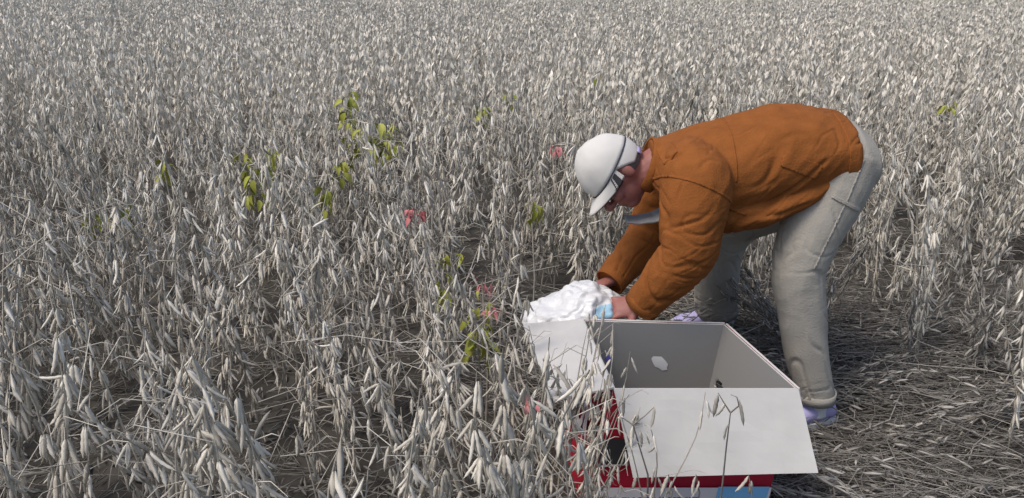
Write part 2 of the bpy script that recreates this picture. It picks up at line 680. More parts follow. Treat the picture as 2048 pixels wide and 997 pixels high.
# sparse twigs standing in front of the box
def sparse_plant(v, p, rz, s, label):
    stems, twigs, pods = LAY_SPARSE[v]
    t = empty('bean_plant', p)
    g = Geo(); stems_geo(g, stems, twigs[:3], which=[0]); link('stem', g.mesh('stem', M['plant']), t)
    for k in range(1, len(stems)):
        g = Geo(); stems_geo(g, stems, [], which=[k]); link('branch', g.mesh('branch', M['plant']), t)
    for pd in pods:
        pod_object(pd, t)
    t.rotation_euler = (0, 0, rz)
    t.scale = (s,) * 3
    tag(t, label, 'plant')
    return t



def sprig(base, lines, pods, label):
    """one thin stalk given by its bends, each with its own slight depth"""
    b0 = at(*base)
    b0.z = 0
    t = empty('bean_plant', b0)
    for k, ln in enumerate(lines):
        pts = [at(*q) - b0 for q in ln]
        if k == 0:
            pts = [Vector((0, 0, 0))] + pts
        g = Geo()
        g.tube(pts, [.0026 - .0014 * i / (len(pts) - 1) - (.0005 if k else 0) for i in range(len(pts))], 5, .25)
        link('stem' if k == 0 else 'branch', g.mesh('stem', M['straw']), t)
    for (q, d, L, tone) in pods:
        pod_object((at(*q) - b0, Vector(d), L, .011, tone, .2, q[0] * .7), t)
    tag(t, label, 'plant')


sprig((1440, 1010, 1.52), [[(1446, 960, 1.52), (1452, 900, 1.53), (1458, 850, 1.53), (1461, 826, 1.53)],
                           [(1461, 826, 1.53), (1448, 806, 1.54), (1436, 786, 1.55)], [(1461, 826, 1.53), (1478, 812, 1.51), (1474, 795, 1.50), (1462, 790, 1.50)]],
      [((1436, 790, 1.55), (-.1, 0, -1), .060, .45), ((1478, 800, 1.51), (.30, -.1, -1), .070, .45), ((1450, 806, 1.54), (-.3, -.1, -1), .045, .6), ((1455, 850, 1.53), (-.25, 0, -1), .040, .5)],
      'forked thin twig with drooping pods before the middle of the front flap')
sprig((1305, 1010, 1.55), [[(1296, 950, 1.55), (1278, 890, 1.56), (1268, 855, 1.56), (1266, 850, 1.56)],
                           [(1266, 850, 1.56), (1290, 832, 1.55), (1308, 815, 1.54)], [(1266, 850, 1.56), (1248, 838, 1.57), (1236, 828, 1.58)]],
      [((1309, 812, 1.54), (.05, 0, -1), .058, .5), ((1280, 862, 1.55), (.25, -.1, -1), .050, .55), ((1266, 852, 1.56), (-.15, -.1, -1), .055, .6), ((1290, 868, 1.56), (.5, 0, -.8), .035, .5), ((1240, 832, 1.57), (-.2, 0, -1), .05, .6)],
      'forked thin twig with drooping pods before the left end of the front flap')
for (x_, pods_) in ((1340, 3), (1395, 2), (1500, 2)):
    sprig((x_, 1010, 1.50), [[(x_ + 4, 985, 1.50), (x_ - 3, 950, 1.50)]],
          [((x_ - 3 + 6 * j, 952 + 10 * j, 1.50), (.3 * (j - 1), 0, -1), .05, .6) for j in range(pods_)],
          'short pod tip against the bottom edge of the front flap, %s' % {1340: 'left of its middle', 1395: 'at its middle', 1500: 'right of its middle'}[x_])
for (px, py, v, rz, s_) in [(1110, 1090, 2, .8, .95), (1140, 1130, 3, 2.9, .85), (1160, 1110, 1, 4.6, .80), (1085, 1060, 0, 5.5, 1.05)]:
    o = sparse_plant(v, atz(px, py, 0.0), rz, s_, 'thin dry stalk with few pods standing before the left flap of the box')
    o['group'] = 'thin stalks before the left flap'
sparse_plant(1, atz(1305, 1180, 0.0), 2.1, .86, 'forked bare twig standing before the left end of the front flap')


# standing plants that hide the left side of the box
for (px, py, v, rz, s) in [(1060, 1000, 2, .3, .92), (1120, 1040, 5, 1.3, .86), (1160, 1120, 7, 2.2, .52), (1205, 1170, 1, 4.0, .46), (1010, 960, 8, 5.0, .95), (1080, 1150, 3, 5.6, .8)]:
    o = full_plant(v)
    p = atz(px, py, 0.0)
    o.location = p
    o.rotation_euler = (0.05, -.08, rz)
    o.scale = (s,) * 3
    tag(o, 'dry bean plant standing tight against the left side of the red and white box', 'plant', 'bean plants against the box')


# ------------------------------------------------------------------ plants with living or reddish leaves
def leaf_mesh(m, k):
    g = Geo()
    L, W = .050, .028
    prof = [(0, .05), (.2, .7), (.45, 1.0), (.75, .6), (1.0, .03)]
    vs, fs = [], []
    for u, w in prof:
        z = -.012 * (u * 2) ** 2 * (.6 + .2 * k)
        vs += [Vector((L * u, W * w * .5, z + .006 * w)), Vector((L * u, 0, z)), Vector((L * u, -W * w * .5, z + .006 * w))]
    for i in range(len(prof) - 1):
        for j in range(2):
            fs.append((i * 3 + j, i * 3 + j + 1, i * 3 + j + 4, i * 3 + j + 3))
    g.add(vs, fs, .3 + .2 * k)
    return g.mesh('leaf', m)


LEAF = {'green': [leaf_mesh(M['green'], k) for k in range(3)], 'pink': [leaf_mesh(M['pink'], k) for k in range(3)]}


def leafy(name, px, py, z, n, hgt, wid, key, label, group=None, seed=0, sc=1.0):
    r = random.Random(seed + int(px))
    c = atz(px, py, z)
    t = empty(name, (c.x, c.y, 0))
    g = Geo()
    g.tube([(0, 0, 0), (.01, 0, z * .5), (-.006, .005, z), (0, 0, z + hgt * .5)], [.004, .0035, .003, .0015], 5, .3)
    for k in range(max(2, n // 3)):
        zz = z + hgt * (k / max(2, n // 3) - .5)
        a = r.uniform(0, 6.28)
        g.tube([(0, 0, zz - .03), (math.cos(a) * wid * .5, math.sin(a) * wid * .5, zz + .02)], [.0018, .001], 3, .4)
    link('stem', g.mesh('stem', M['plant']), t)
    n = int(n * 1.5)
    for k in range(n):
        a = r.uniform(0, 6.28)
        o = link('leaf', LEAF[key][r.randrange(3)], t)
        rr = wid * .5 * math.sqrt(r.random())
        o.location = (math.cos(a) * rr, math.sin(a) * rr, z + hgt * (r.random() - .5))
        o.rotation_euler = (r.uniform(-.6, .6), r.uniform(.1, 1.2), a + r.uniform(-.5, .5))
        s = r.uniform(.75, 1.25) * sc
        o.scale = (s, s, s)
    tag(t, label, 'plant', group)
    return t


GL = 'small plant still holding yellow-green leaves among the dry bean plants'
GG = 'plants with yellow-green leaves'
leafy('leafy_plant', 748, 280, .60, 46, .20, .26, 'green', 'widest yellow-green leafy plant, left of centre among the dry beans', seed=1, sc=1.2)
leafy('leafy_plant', 699, 232, .62, 20, .30, .09, 'green', 'tall narrow yellow-green plant standing behind the widest leafy one', seed=2, sc=1.2)
leafy('leafy_plant', 514, 368, .52, 22, .14, .12, 'green', 'dark olive leafy clump left of the widest leafy plant', seed=3, sc=1.1)
leafy('leafy_plant', 958, 682, .45, 20, .12, .07, 'green', 'bright olive leafy plant close to the left of the white bag', seed=4, sc=.8)
leafy('leafy_plant', 888, 575, .50, 12, .12, .03, 'green', 'thin upright strip of yellow-green leaves in the nearer field left of the bag', seed=5, sc=.7)
for k, (px, py, n) in enumerate([(545, 312, 12), (600, 72, 14), (966, 228, 16), (681, 335, 10), (648, 396, 9), (489, 326, 7), (330, 343, 7),
                                 (238, 430, 8), (183, 456, 6), (905, 520, 6), (968, 600, 4), (1066, 424, 6), (1190, 165, 9), (1015, 200, 9), (1896, 212, 9)]):
    leafy('leafy_plant', px, py, .58 if py < 450 else .5, n, .10, .07, 'green', GL, GG, seed=20 + k, sc=1.0 if py < 450 else .75)
PL = 'withered plant with reddish leaves among the dry bean plants'
PG = 'plants with reddish leaves'
for k, (px, py, n, z) in enumerate([(830, 424, 9, .6), (968, 567, 5, .55), (984, 615, 5, .5), (1065, 806, 5, .55), (1113, 296, 6, .6)]):
    leafy('leafy_plant', px, py, z + .05, n + 2, .03, .06, 'pink', PL, PG, seed=50 + k, sc=.75 if py < 500 else .42)


# ------------------------------------------------------------------ cardboard box
def slab(bm, a, b, c, d, th, mi_in=0, mi_out=0, mi_edge=0):
    """thick quad; a-b-c-d seen from the 'in' side counter-clockwise, thickness away from it"""
    n = (b - a).cross(d - a).normalized()
    vi = [bm.verts.new(p) for p in (a, b, c, d)]
    vo = [bm.verts.new(p - n * th) for p in (a, b, c, d)]
    f = bm.faces.new(vi); f.material_index = mi_in
    f = bm.faces.new(vo[::-1]); f.material_index = mi_out
    for k in range(4):
        f = bm.faces.new((vi[k], vo[k], vo[(k + 1) % 4], vi[(k + 1) % 4])); f.material_index = mi_edge


def bm_obj(name, bm, mats, parent=None, smooth=False):
    bmesh.ops.recalc_face_normals(bm, faces=bm.faces)
    me = bpy.data.meshes.new(name)
    bm.to_mesh(me); bm.free()
    for m in mats:
        me.materials.append(m)
    if smooth:
        me.shade_smooth()
    return link(name, me, parent)


def bowed_slab(name, a, b, c, d, th, mats, parent, bow=0.0, nu=12, nv=8, amp=1.0):
    """panel a(top0) b(top1) c(bot1) d(bot0) with a slight bow along its normal"""
    n = (b - a).cross(d - a).normalized()
    bm = bmesh.new()
    gi, go = [], []
    for j in range(nv + 1):
        ri, ro = [], []
        for i in range(nu + 1):
            u, v = i / nu, j / nv
            p = a.lerp(b, u).lerp(d.lerp(c, u), v)
            w = bow * math.sin(math.pi * u) * (v ** 1.2) + (0.007 * noise.noise(p * 8) + .0014 * noise.noise(p * 30)) * min(1, v * 3) * amp
            p = p + n * w
            ri.append(bm.verts.new(p)); ro.append(bm.verts.new(p - n * th))
        gi.append(ri); go.append(ro)
    for j in range(nv):
        for i in range(nu):
            f = bm.faces.new((gi[j][i], gi[j][i + 1], gi[j + 1][i + 1], gi[j + 1][i])); f.material_index = 1
            f = bm.faces.new((go[j][i], go[j + 1][i], go[j + 1][i + 1], go[j][i + 1])); f.material_index = 0
    rim_i = gi[0] + [r[-1] for r in gi[1:]] + gi[-1][::-1][1:] + [r[0] for r in gi[::-1][1:-1]]
    rim_o = go[0] + [r[-1] for r in go[1:]] + go[-1][::-1][1:] + [r[0] for r in go[::-1][1:-1]]
    m_ = len(rim_i)
    for k in range(m_):
        f = bm.faces.new((rim_i[k], rim_i[(k + 1) % m_], rim_o[(k + 1) % m_], rim_o[k])); f.material_index = 2
    return bm_obj(name, bm, mats, parent)


TH = 0.006
FL, FR = at(1227, 779, 1.80), at(1595, 779, 1.80)
BL, BR = at(1166, 641, 2.23), at(1450, 649, 2.23)
sh = Vector((-0.062, 0.0, 0))
def bot(p, s=1.0):
    return Vector((p.x, p.y, 0.012)) + sh * s
bFL, bFR, bBL, bBR = bot(FL), bot(FR, .75), bot(BL), bot(BR, .75)
box = empty('cardboard_box', ((bFL + bBR) * .5))
tag(box, 'open red and white printed cardboard box in front of the bending man', 'box')
box_o = box.location.copy()


def L_(p):
    return p - box_o


CM = [M['inner_card_shade_tone'], M['red'], M['white_card']]
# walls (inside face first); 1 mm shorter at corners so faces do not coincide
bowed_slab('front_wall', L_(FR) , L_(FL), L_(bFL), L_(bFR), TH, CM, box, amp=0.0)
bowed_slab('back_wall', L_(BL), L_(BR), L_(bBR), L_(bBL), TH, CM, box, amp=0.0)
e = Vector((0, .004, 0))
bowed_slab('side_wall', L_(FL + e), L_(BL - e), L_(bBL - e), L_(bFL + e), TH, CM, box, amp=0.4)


# right wall with a hand hole
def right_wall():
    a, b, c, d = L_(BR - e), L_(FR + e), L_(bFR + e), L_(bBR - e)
    us = [0, .06, .08, .10, .15, .17, .19, 1]
    vs_ = [0, .42, .44, .50, .52, 1]
    n = (b - a).cross(d - a).normalized()
    bm = bmesh.new()
    P = {}
    def pt(i, j, o):
        k = (i, j, o)
        if k not in P:
            p = a.lerp(b, us[i]).lerp(d.lerp(c, us[i]), vs_[j])
            P[k] = bm.verts.new(p - n * (TH if o else 0))
        return P[k]
    hole = {(i, j) for i in range(2, 5) for j in range(1, 4)} | {(1, 2), (5, 2)}
    for i in range(len(us) - 1):
        for j in range(len(vs_) - 1):
            if (i, j) in hole:
                continue
            f = bm.faces.new((pt(i, j, 0), pt(i + 1, j, 0), pt(i + 1, j + 1, 0), pt(i, j + 1, 0))); f.material_index = 1
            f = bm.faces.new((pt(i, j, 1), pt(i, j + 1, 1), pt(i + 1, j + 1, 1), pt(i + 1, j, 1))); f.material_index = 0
            for (di, dj, p0, p1) in ((-1, 0, (i, j), (i, j + 1)), (1, 0, (i + 1, j), (i + 1, j + 1)), (0, -1, (i, j), (i + 1, j)), (0, 1, (i, j + 1), (i + 1, j + 1))):
                q = (i + di, j + dj)
                if q in hole or not (0 <= q[0] < len(us) - 1 and 0 <= q[1] < len(vs_) - 1):
                    f = bm.faces.new((pt(*p0, 0), pt(*p1, 0), pt(*p1, 1), pt(*p0, 1))); f.material_index = 2
    return bm_obj('side_wall', bm, CM, box)


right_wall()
bm = bmesh.new()
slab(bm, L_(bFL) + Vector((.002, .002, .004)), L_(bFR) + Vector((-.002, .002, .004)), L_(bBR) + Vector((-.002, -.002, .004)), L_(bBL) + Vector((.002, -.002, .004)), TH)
bm_obj('bottom', bm, [M['inner_card_shade_tone']], box)
# flaps, hinged just outside the rim
up = Vector((0, 0, .001))
FM = [M['white_card'], M['red'], M['white_card']]
dn = Vector((0, -.001, .0015))
bowed_slab('front_flap', L_(FL + dn), L_(FR + dn), L_(at(1635, 946, 1.67)), L_(at(1266, 956, 1.67)), TH, FM, box, bow=.010)
ld = Vector((.0, 0, .0005))
bowed_slab('left_flap', L_(BL + ld), L_(FL + ld), L_(at(1108, 806, 1.77)), L_(at(1046, 652, 2.21)), TH, FM, box, bow=.012)
rd = Vector((.001, 0, .0015))
bowed_slab('right_flap', L_(FR + rd), L_(BR + rd), L_(BR + rd) + Vector((.05, 0, -.2)), L_(FR + rd) + Vector((.05, 0, -.2)), TH, FM, box)
bd = Vector((0, .001, .0015))
bowed_slab('back_flap', L_(BR + bd), L_(BL + bd), L_(BL + bd) + Vector((0, .07, -.19)), L_(BR + bd) + Vector((0, .07, -.19)), TH, FM, box)


# flat print and patches on the box
def on_front(u, v, lift=.0075):
    """u 0..1 left to right, v = metres above the ground on the front face"""
    t_ = (FL.z - v) / (FL.z - bFL.z)
    p = FL.lerp(FR, u).lerp(bFL.lerp(bFR, u), t_)
    return L_(p) + Vector((0, -lift, 0))


def patch(name, quads, m):
    bm = bmesh.new()
    for q in quads:
        bm.faces.new([bm.verts.new(p) for p in q])
    return bm_obj(name, bm, [m], box)


def fq(u0, u1, v0, v1, lift=.0075):
    return [on_front(u0, v0, lift), on_front(u1, v0, lift), on_front(u1, v1, lift), on_front(u0, v1, lift)]


patch('white_band', [fq(.0, 1, .012, .136, .0085)], M['ink_white'])
patch('light_blue_block', [fq(.70, .985, .03, .140, .0095)], M['ink_lightblue'])
patch('light_blue_line', [fq(.0, .66, .03, .075, .0093)], M['ink_lightblue'])
r_ = random.Random(3)
strokes = []
u = .02
while u < .62:
    w = r_.choice([.008, .012, .016])
    strokes.append(fq(u, u + w, .080, .104, .0105))
    if r_.random() < .5:
        strokes.append(fq(u + w, u + w + .014, .099, .104, .0105))
        u += .014
    u += w + r_.choice([.006, .008, .02])
patch('print_stroke', strokes, M['ink_blue'])
# dark panel and white line on the front, left
patch('dark_panel', [fq(.0, .16, .215, .30, .0085)], M['cap_dark'])
patch('white_line', [[on_front(.0, .205, .0085), on_front(.155, .213, .0085), on_front(.155, .219, .0085), on_front(.0, .211, .0085)]], M['ink_white'])


def on_side(u, t_, lift=.0075):
    p = BL.lerp(FL, u).lerp(bBL.lerp(bFL, u), t_)
    return L_(p) + Vector((-lift, 0, 0))


quads = []
for (u0, t0, rad) in [(.20, .50, .10), (.46, .46, .11), (.72, .44, .10), (.93, .40, .055)]:
    for k in range(14):
        if k in (2, 3) and u0 != .46:
            continue
        a0, a1 = 6.283 * k / 14, 6.283 * (k + 1) / 14
        pts = []
        for (a_, rr) in ((a0, .55), (a1, .55), (a1, 1), (a0, 1)):
            pts.append(on_side(u0 + rad * rr * math.cos(a_), t0 + rad * 1.5 * rr * math.sin(a_), .0085))
        quads.append(pts)
for u0 in (.06, .33, .59, .84):
    quads.append([on_side(u0, .28, .0092), on_side(u0 + .035, .28, .0092), on_side(u0 + .05, .66, .0092), on_side(u0 + .01, .66, .0092)])
patch('side_print', quads, M['ink_white'])


def on_back(u, v, lift=.003):
    t_ = (BL.z - v) / (BL.z - bBL.z)
    p = BL.lerp(BR, u).lerp(bBL.lerp(bBR, u), t_)
    return L_(p) + Vector((0, -lift - .0055, 0))


def sticker(name, u, v, ru, rv, m, seed):
    bm = bmesh.new()
    r2 = random.Random(seed)
    c = bm.verts.new(on_back(u, v, .0045))
    ring = [bm.verts.new(on_back(u + ru * math.cos(k * .5236) * r2.uniform(.8, 1.1), v + rv * math.sin(k * .5236) * r2.uniform(.8, 1.1) - ru * .25 * math.cos(k * .5236), .002)) for k in range(12)]
    for k in range(12):
        bm.faces.new((c, ring[k], ring[(k + 1) % 12]))
    return bm_obj(name, bm, [m], box, True)


sticker('paper_sticker', .60, .30, .066, .024, M['bag'], 1)
sticker('printed_mark', .23, .315, .03, .018, M['ink_blue'], 2)


# ------------------------------------------------------------------ white bag
def bag():
    c = at(1150, 622, 2.36)
    bm = bmesh.new()
    bmesh.ops.create_icosphere(bm, subdivisions=6, radius=1.0)
    for v in bm.verts:
        p = v.co.copy()
        w = 0.046 + 0.034 * math.exp(-((p.x - .25) / .45) ** 2)
        q = Vector((p.x * .175, p.y * .11, p.z * w))
        # neck towards the hands
        k = max(0, p.x - .45)
        q.z *= 1 - .75 * k
        q.y *= 1 - .5 * k
        q.z += -.02 * max(0, -p.x) ** 2 + .012 * k
        n1 = noise.noise(q * 16 + Vector((3, 1, 2)))
        n2 = noise.noise(q * 38 + Vector((9, 0, 4)))
        n3 = noise.noise(Vector((q.x * 30, q.y * 80, q.z * 80)))
        rid = (1 - abs(n1) * 2.2) * .014 + (1 - abs(n2) * 2.4) * .004 + n3 * .003
        fd = noise.voronoi(q * 24 + Vector((2, 5, 1)))[0]
        fe = noise.voronoi(Vector((q.x * 34, q.y * 55, q.z * 60)))[0]
        rid = .006 + (1 - abs(n1) * 2.2) * .009 + (fd[1] - fd[0]) * .014 - (fe[1] - fe[0]) * .006
        q += p.normalized() * rid
        v.co = q
    for f in bm.faces:
        f.smooth = True
        cc = f.calc_center_median()
        f.material_index = 1 if (.055 < cc.x < .115 and cc.y < 0 and .002 < cc.z < .045) else 0
    me = bpy.data.meshes.new('plastic_bag')
    bm.to_mesh(me); bm.free()
    me.materials.append(M['bag']); me.materials.append(M['bag_print'])
    o = link('plastic_bag', me)
    o.location = c
    o.rotation_euler = (0, R(-6), R(4))
    tag(o, 'crumpled white plastic bag with blue print held at the back rim of the box', 'bag')


bag()


# ------------------------------------------------------------------ the man
def ring_loft(bm, secs, n=20):
    """secs: (centre, half axis u, half axis v); closed with fans"""
    rings = []
    for c, u, v in secs:
        rings.append([bm.verts.new(c + u * math.cos(2 * math.pi * k / n) + v * math.sin(2 * math.pi * k / n)) for k in range(n)])
    for a, b in zip(rings, rings[1:]):
        for k in range(n):
            bm.faces.new((a[k], a[(k + 1) % n], b[(k + 1) % n], b[k]))
    for rg, rev in ((rings[0], True), (rings[-1], False)):
        c = bm.verts.new(sum((v.co for v in rg), Vector()) / n)
        for k in range(n):
            q = (rg[k], rg[(k + 1) % n], c)
            bm.faces.new(q[::-1] if rev else q)


def limb(bm, pts, rad, sub=4, n=16, flat=None):
    """round limb through joints with Catmull-Rom smoothing; flat = (axis vector, factor)"""
    P = [Vector(p) for p in pts]
    out, rr = [], []
    for i in range(len(P) - 1):
        p0 = P[max(i - 1, 0)]; p1 = P[i]; p2 = P[i + 1]; p3 = P[min(i + 2, len(P) - 1)]
        for k in range(sub):
            t = k / sub
            q = 0.5 * ((2 * p1) + (p2 - p0) * t + (2 * p0 - 5 * p1 + 4 * p2 - p3) * t * t + (3 * p1 - p0 - 3 * p2 + p3) * t ** 3)
            out.append(q); rr.append(rad[i] + (rad[i + 1] - rad[i]) * t)
    out.append(P[-1]); rr.append(rad[-1])
    secs = []
    prev = None
    for i, p in enumerate(out):
        d = (out[min(i + 1, len(out) - 1)] - out[max(i - 1, 0)]).normalized()
        u = (prev - d * prev.dot(d)).normalized() if prev is not None else d.orthogonal().normalized()
        prev = u
        v = d.cross(u)
        secs.append((p, u * rr[i], v * rr[i]))
    # rounded ends
    ring_loft(bm, secs, n)


def ball(bm, c, ax, n=3):
    """ellipsoid: ax three half-axis vectors"""
    r = bmesh.ops.create_icosphere(bm, subdivisions=n, radius=1.0)
    for v in r['verts']:
        p = v.co.copy()
        v.co = c + ax[0] * p.x + ax[1] * p.y + ax[2] * p.z


def remesh(name, bm, voxel, m, parent, smooth_it=2, fn=None):
    me = bpy.data.meshes.new(name + '_raw')
    bmesh.ops.recalc_face_normals(bm, faces=bm.faces)
    bm.to_mesh(me); bm.free()
    o = bpy.data.objects.new(name + '_raw', me)
    COL.objects.link(o)
    md = o.modifiers.new('r', 'REMESH'); md.mode = 'VOXEL'; md.voxel_size = voxel
    if smooth_it:
        ms = o.modifiers.new('s', 'SMOOTH'); ms.factor = .5; ms.iterations = smooth_it
    dg = bpy.context.evaluated_depsgraph_get()
    me2 = bpy.data.meshes.new_from_object(o.evaluated_get(dg))
    bpy.data.objects.remove(o)
    bpy.data.meshes.remove(me)
    me2.name = name
    if fn:
        n = len(me2.vertices)
        co = np.empty(n * 3, dtype=np.float32); me2.vertices.foreach_get('co', co)
        no = np.empty(n * 3, dtype=np.float32); me2.vertices.foreach_get('normal', no)
        co = co.reshape(-1, 3); no = no.reshape(-1, 3)
        d = np.array([fn(Vector(p)) for p in co], dtype=np.float32)
        co = co + no * d[:, None]
        me2.vertices.foreach_set('co', co.ravel())
    me2.materials.clear()
    me2.materials.append(m)
    me2.shade_smooth()
    me2.update()
    return link(name, me2, parent)


man = empty('person', atz(1600, 800, 0.0))
tag(man, 'man in orange jacket, pale trousers and white cap bending over the box', 'person')
MO = man.location.copy()


def A(px, py, Y):
    return at(px, py, Y) - MO


X, Yv, Z = Vector((1, 0, 0)), Vector((0, 1, 0)), Vector((0, 0, 1))
# joints
hipN, kneeN, ankN = A(1668, 335, 2.42), A(1603, 535, 2.36), A(1632, 800, 2.31)
hipF, kneeF, ankF = A(1650, 330, 2.62), A(1462, 455, 2.86), A(1432, 612, 3.01)
pel, waist, chest = A(1672, 303, 2.52), A(1580, 310, 2.51), A(1450, 335, 2.49)
uppr, neckb = A(1370, 335, 2.48), A(1312, 330, 2.47)
shN, elN, wrN = A(1395, 375, 2.28), A(1374, 508, 2.24), A(1285, 610, 2.29)
shF, elF, wrF = A(1352, 335, 2.68), A(1300, 470, 2.66), A(1222, 562, 2.52)
# head frame
Fv = Vector((-.42, -.30, -.86)).normalized()
Uv = Vector((-.90, 0.0, .42)); Uv = (Uv - Fv * Uv.dot(Fv)).normalized()
Sv = Uv.cross(Fv)
if Sv.y > 0:
    Sv = -Sv
Hc = A(1226, 342, 2.46)
DBG = dict(thighN=(hipN - kneeN).length, shinN=(kneeN - ankN).length, thighF=(hipF - kneeF).length, shinF=(kneeF - ankF).length,
           upN=(shN - elN).length, foN=(elN - wrN).length, upF=(shF - elF).length, foF=(elF - wrF).length,
           torso=(pel - neckb).length, neck=(neckb - Hc).length, sh=(shN - shF).length)
print({k: round(v, 3) for k, v in DBG.items()})
print('ankles', ankN + MO, ankF + MO, 'hands', wrN + MO, wrF + MO, 'box', FL, BR)


def hand(bm, wrist, direc, palm_n, thumb_side, curl, spread=.10, L=.175, curls=(1, 1.1, 1.05, .95)):
    """palm, four separate fingers with knuckle bends, thumb from the side of the palm"""
    d = direc.normalized()
    n = (palm_n - d * palm_n.dot(d)).normalized()
    s = (d.cross(n)).normalized() * thumb_side     # towards the thumb
    pl = .085
    ring_loft(bm, [(wrist - d * .02, s * .026, n * .019), (wrist + d * .015, s * .029, n * .018), (wrist + d * .05, s * .040, n * .016),
                   (wrist + d * pl, s * .040, n * .013), (wrist + d * (pl + .008), s * .036, n * .009)], 16)
    lens = [.070, .078, .072, .056]
    for k in range(4):
        off = (1.5 - k) * .0205
        root = wrist + d * (pl - .012) + s * off
        dr = (d + s * (1.5 - k) * spread).normalized()
        pts = [root]
        ang = 0
        seg = [.45, .32, .23]
        p = root
        p = p + dr * .016
        pts.append(p)
        for j in range(3):
            ang += curl * curls[k] * (0.55, .75, .5)[j]
            q = dr * math.cos(ang) + n * math.sin(ang)
            p = p + q * lens[k] * seg[j]
            pts.append(p)
        limb(bm, pts, [.0098, .0095, .0088, .0080, .0062], 3, 10)
        ball(bm, pts[-1], (X * .0062, Yv * .0062, Z * .0062), 2)
    tr = wrist + d * .022 + s * .024
    t1 = tr + (d * .6 + s * .75 + n * .25).normalized() * .040
    t2 = t1 + (d * .85 + s * .25 + n * .5).normalized() * .032
    t3 = t2 + (d * .8 - s * .05 + n * .65).normalized() * .026
    limb(bm, [tr - d * .008, tr, t1, t2, t3], [.014, .0145, .0115, .0100, .0075], 3, 10)
    ball(bm, t3, (X * .0075, Yv * .0075, Z * .0075), 2)


# ---- body: one continuous skin surface
bm = bmesh.new()
tdir = (neckb - pel).normalized()
back = Vector((.05, 0, 1)); back = (back - tdir * back.dot(tdir)).normalized()
ring_loft(bm, [(pel - tdir * .06, Yv * .13, back * .09), (pel, Yv * .16, back * .11), (waist, Yv * .145, back * .095), (chest, Yv * .165, back * .115),
               (uppr, Yv * .17, back * .10), (uppr.lerp(neckb, .6), Yv * .11, back * .07), (neckb, Yv * .06, back * .055)])
limb(bm, [hipN, kneeN, ankN, ankN - Z * .03], [.085, .055, .036, .028])
limb(bm, [hipF, kneeF, ankF, ankF - Z * .03], [.085, .055, .036, .028])
limb(bm, [uppr.lerp(shN, .5), shN, elN, wrN], [.07, .056, .040, .027])
limb(bm, [uppr.lerp(shF, .5), shF, elF, wrF], [.07, .056, .040, .027])
for an, hd in ((ankN, Vector((-1, -.25, 0))), (ankF, Vector((-1, -.05, 0)))):
    hd.normalize()
    limb(bm, [an + Vector((0, 0, -.03)) - hd * .03, an + Vector((0, 0, -.045)) + hd * .05, an + Vector((0, 0, -.062)) + hd * .12], [.024, .022, .014])
# neck and head
limb(bm, [neckb + tdir * -.05, neckb, Hc - Uv * .09 - Fv * .025, Hc - Uv * .02 - Fv * .02], [.066, .060, .054, .056])
ball(bm, Hc + Uv * .005 - Fv * .008, (Fv * .098, Uv * .105, Sv * .077), 4)
ball(bm, Hc - Uv * .055 + Fv * .025, (Fv * .066, Uv * .072, Sv * .060), 4)
ball(bm, Hc - Uv * .098 + Fv * .052, (Fv * .034, Uv * .030, Sv * .034), 3)
ball(bm, Hc + Uv * .012 + Fv * .082, (Fv * .016, Uv * .012, Sv * .052), 3)       # brow
for s in (1, -1):
    ball(bm, Hc - Uv * .040 + Fv * .066 + Sv * .040 * s, (Fv * .022, Uv * .022, Sv * .022), 3)     # cheek
    ball(bm, Hc - Uv * .022 - Fv * .012 + Sv * .077 * s, (Fv * .017, Uv * .031, Sv * .011), 3)     # ear
limb(bm, [Hc + Uv * .006 + Fv * .086, Hc - Uv * .020 + Fv * .103, Hc - Uv * .042 + Fv * .116, Hc - Uv * .050 + Fv * .096], [.009, .011, .0145, .011], 3, 10)
for s in (1, -1):
    ball(bm, Hc - Uv * .047 + Fv * .100 + Sv * .013 * s, (Fv * .010, Uv * .008, Sv * .008), 2)
ball(bm, Hc - Uv * .072 + Fv * .084, (Fv * .011, Uv * .0065, Sv * .024), 3)
ball(bm, Hc - Uv * .083 + Fv * .081, (Fv * .011, Uv * .0065, Sv * .020), 3)
# hands: near hand reaches left over the back rim, far hand behind the bag
hand(bm, wrN, A(1180, 622, 2.31) - wrN, Vector((-.1, .55, -.75)), 1, .55)
hand(bm, wrF, A(1150, 590, 2.45) - wrF, Vector((-.2, -.4, -.85)), -1, .7)
remesh('body', bm, .0042, M['skin'], man, 2)
# eyes
for s in (1, -1):
    bm = bmesh.new()
    ball(bm, Hc - Uv * .012 + Fv * .083 + Sv * .031 * s, (Fv * .009, Uv * .008, Sv * .013), 3)
    bm_obj('eye', bm, [M['eye']], man, True)


def folds(p, dvec, f_across, f_along, seed):
    """cloth folds running along dvec"""
    dvec = dvec.normalized()
    a = dvec.cross(Vector((0.2, 1, .1))).normalized()
    b = dvec.cross(a)
    q = Vector((p.dot(a) * f_across, p.dot(b) * f_across * .7, p.dot(dvec) * f_along + seed))
    n = noise.noise(q + noise.noise_vector(p * 5) * .5)
    return .45 - abs(n) * 1.1 - 1.1 * math.exp(-(n / .07) ** 2) * min(1, max(0, .5 + 2.2 * noise.noise(p * 7 + Vector((seed, 0, 0)))))


# ---- jacket
bm = bmesh.new()
hem = A(1672, 298, 2.52)
ring_loft(bm, [(hem + X * .012, Yv * .178, back * .105), (hem, Yv * .192, back * .118), (A(1640, 297, 2.52), Yv * .20, back * .128), (A(1600, 303, 2.51), Yv * .205, back * .150),
               (A(1540, 315, 2.5), Yv * .21, back * .172), (A(1470, 330, 2.49), Yv * .215, back * .165), (A(1410, 342, 2.48), Yv * .215, back * .155),
               (A(1360, 342, 2.48), Yv * .19, back * .125), (A(1325, 335, 2.47), Yv * .125, back * .095), (A(1302, 328, 2.47), Yv * .085, back * .078)], 32)
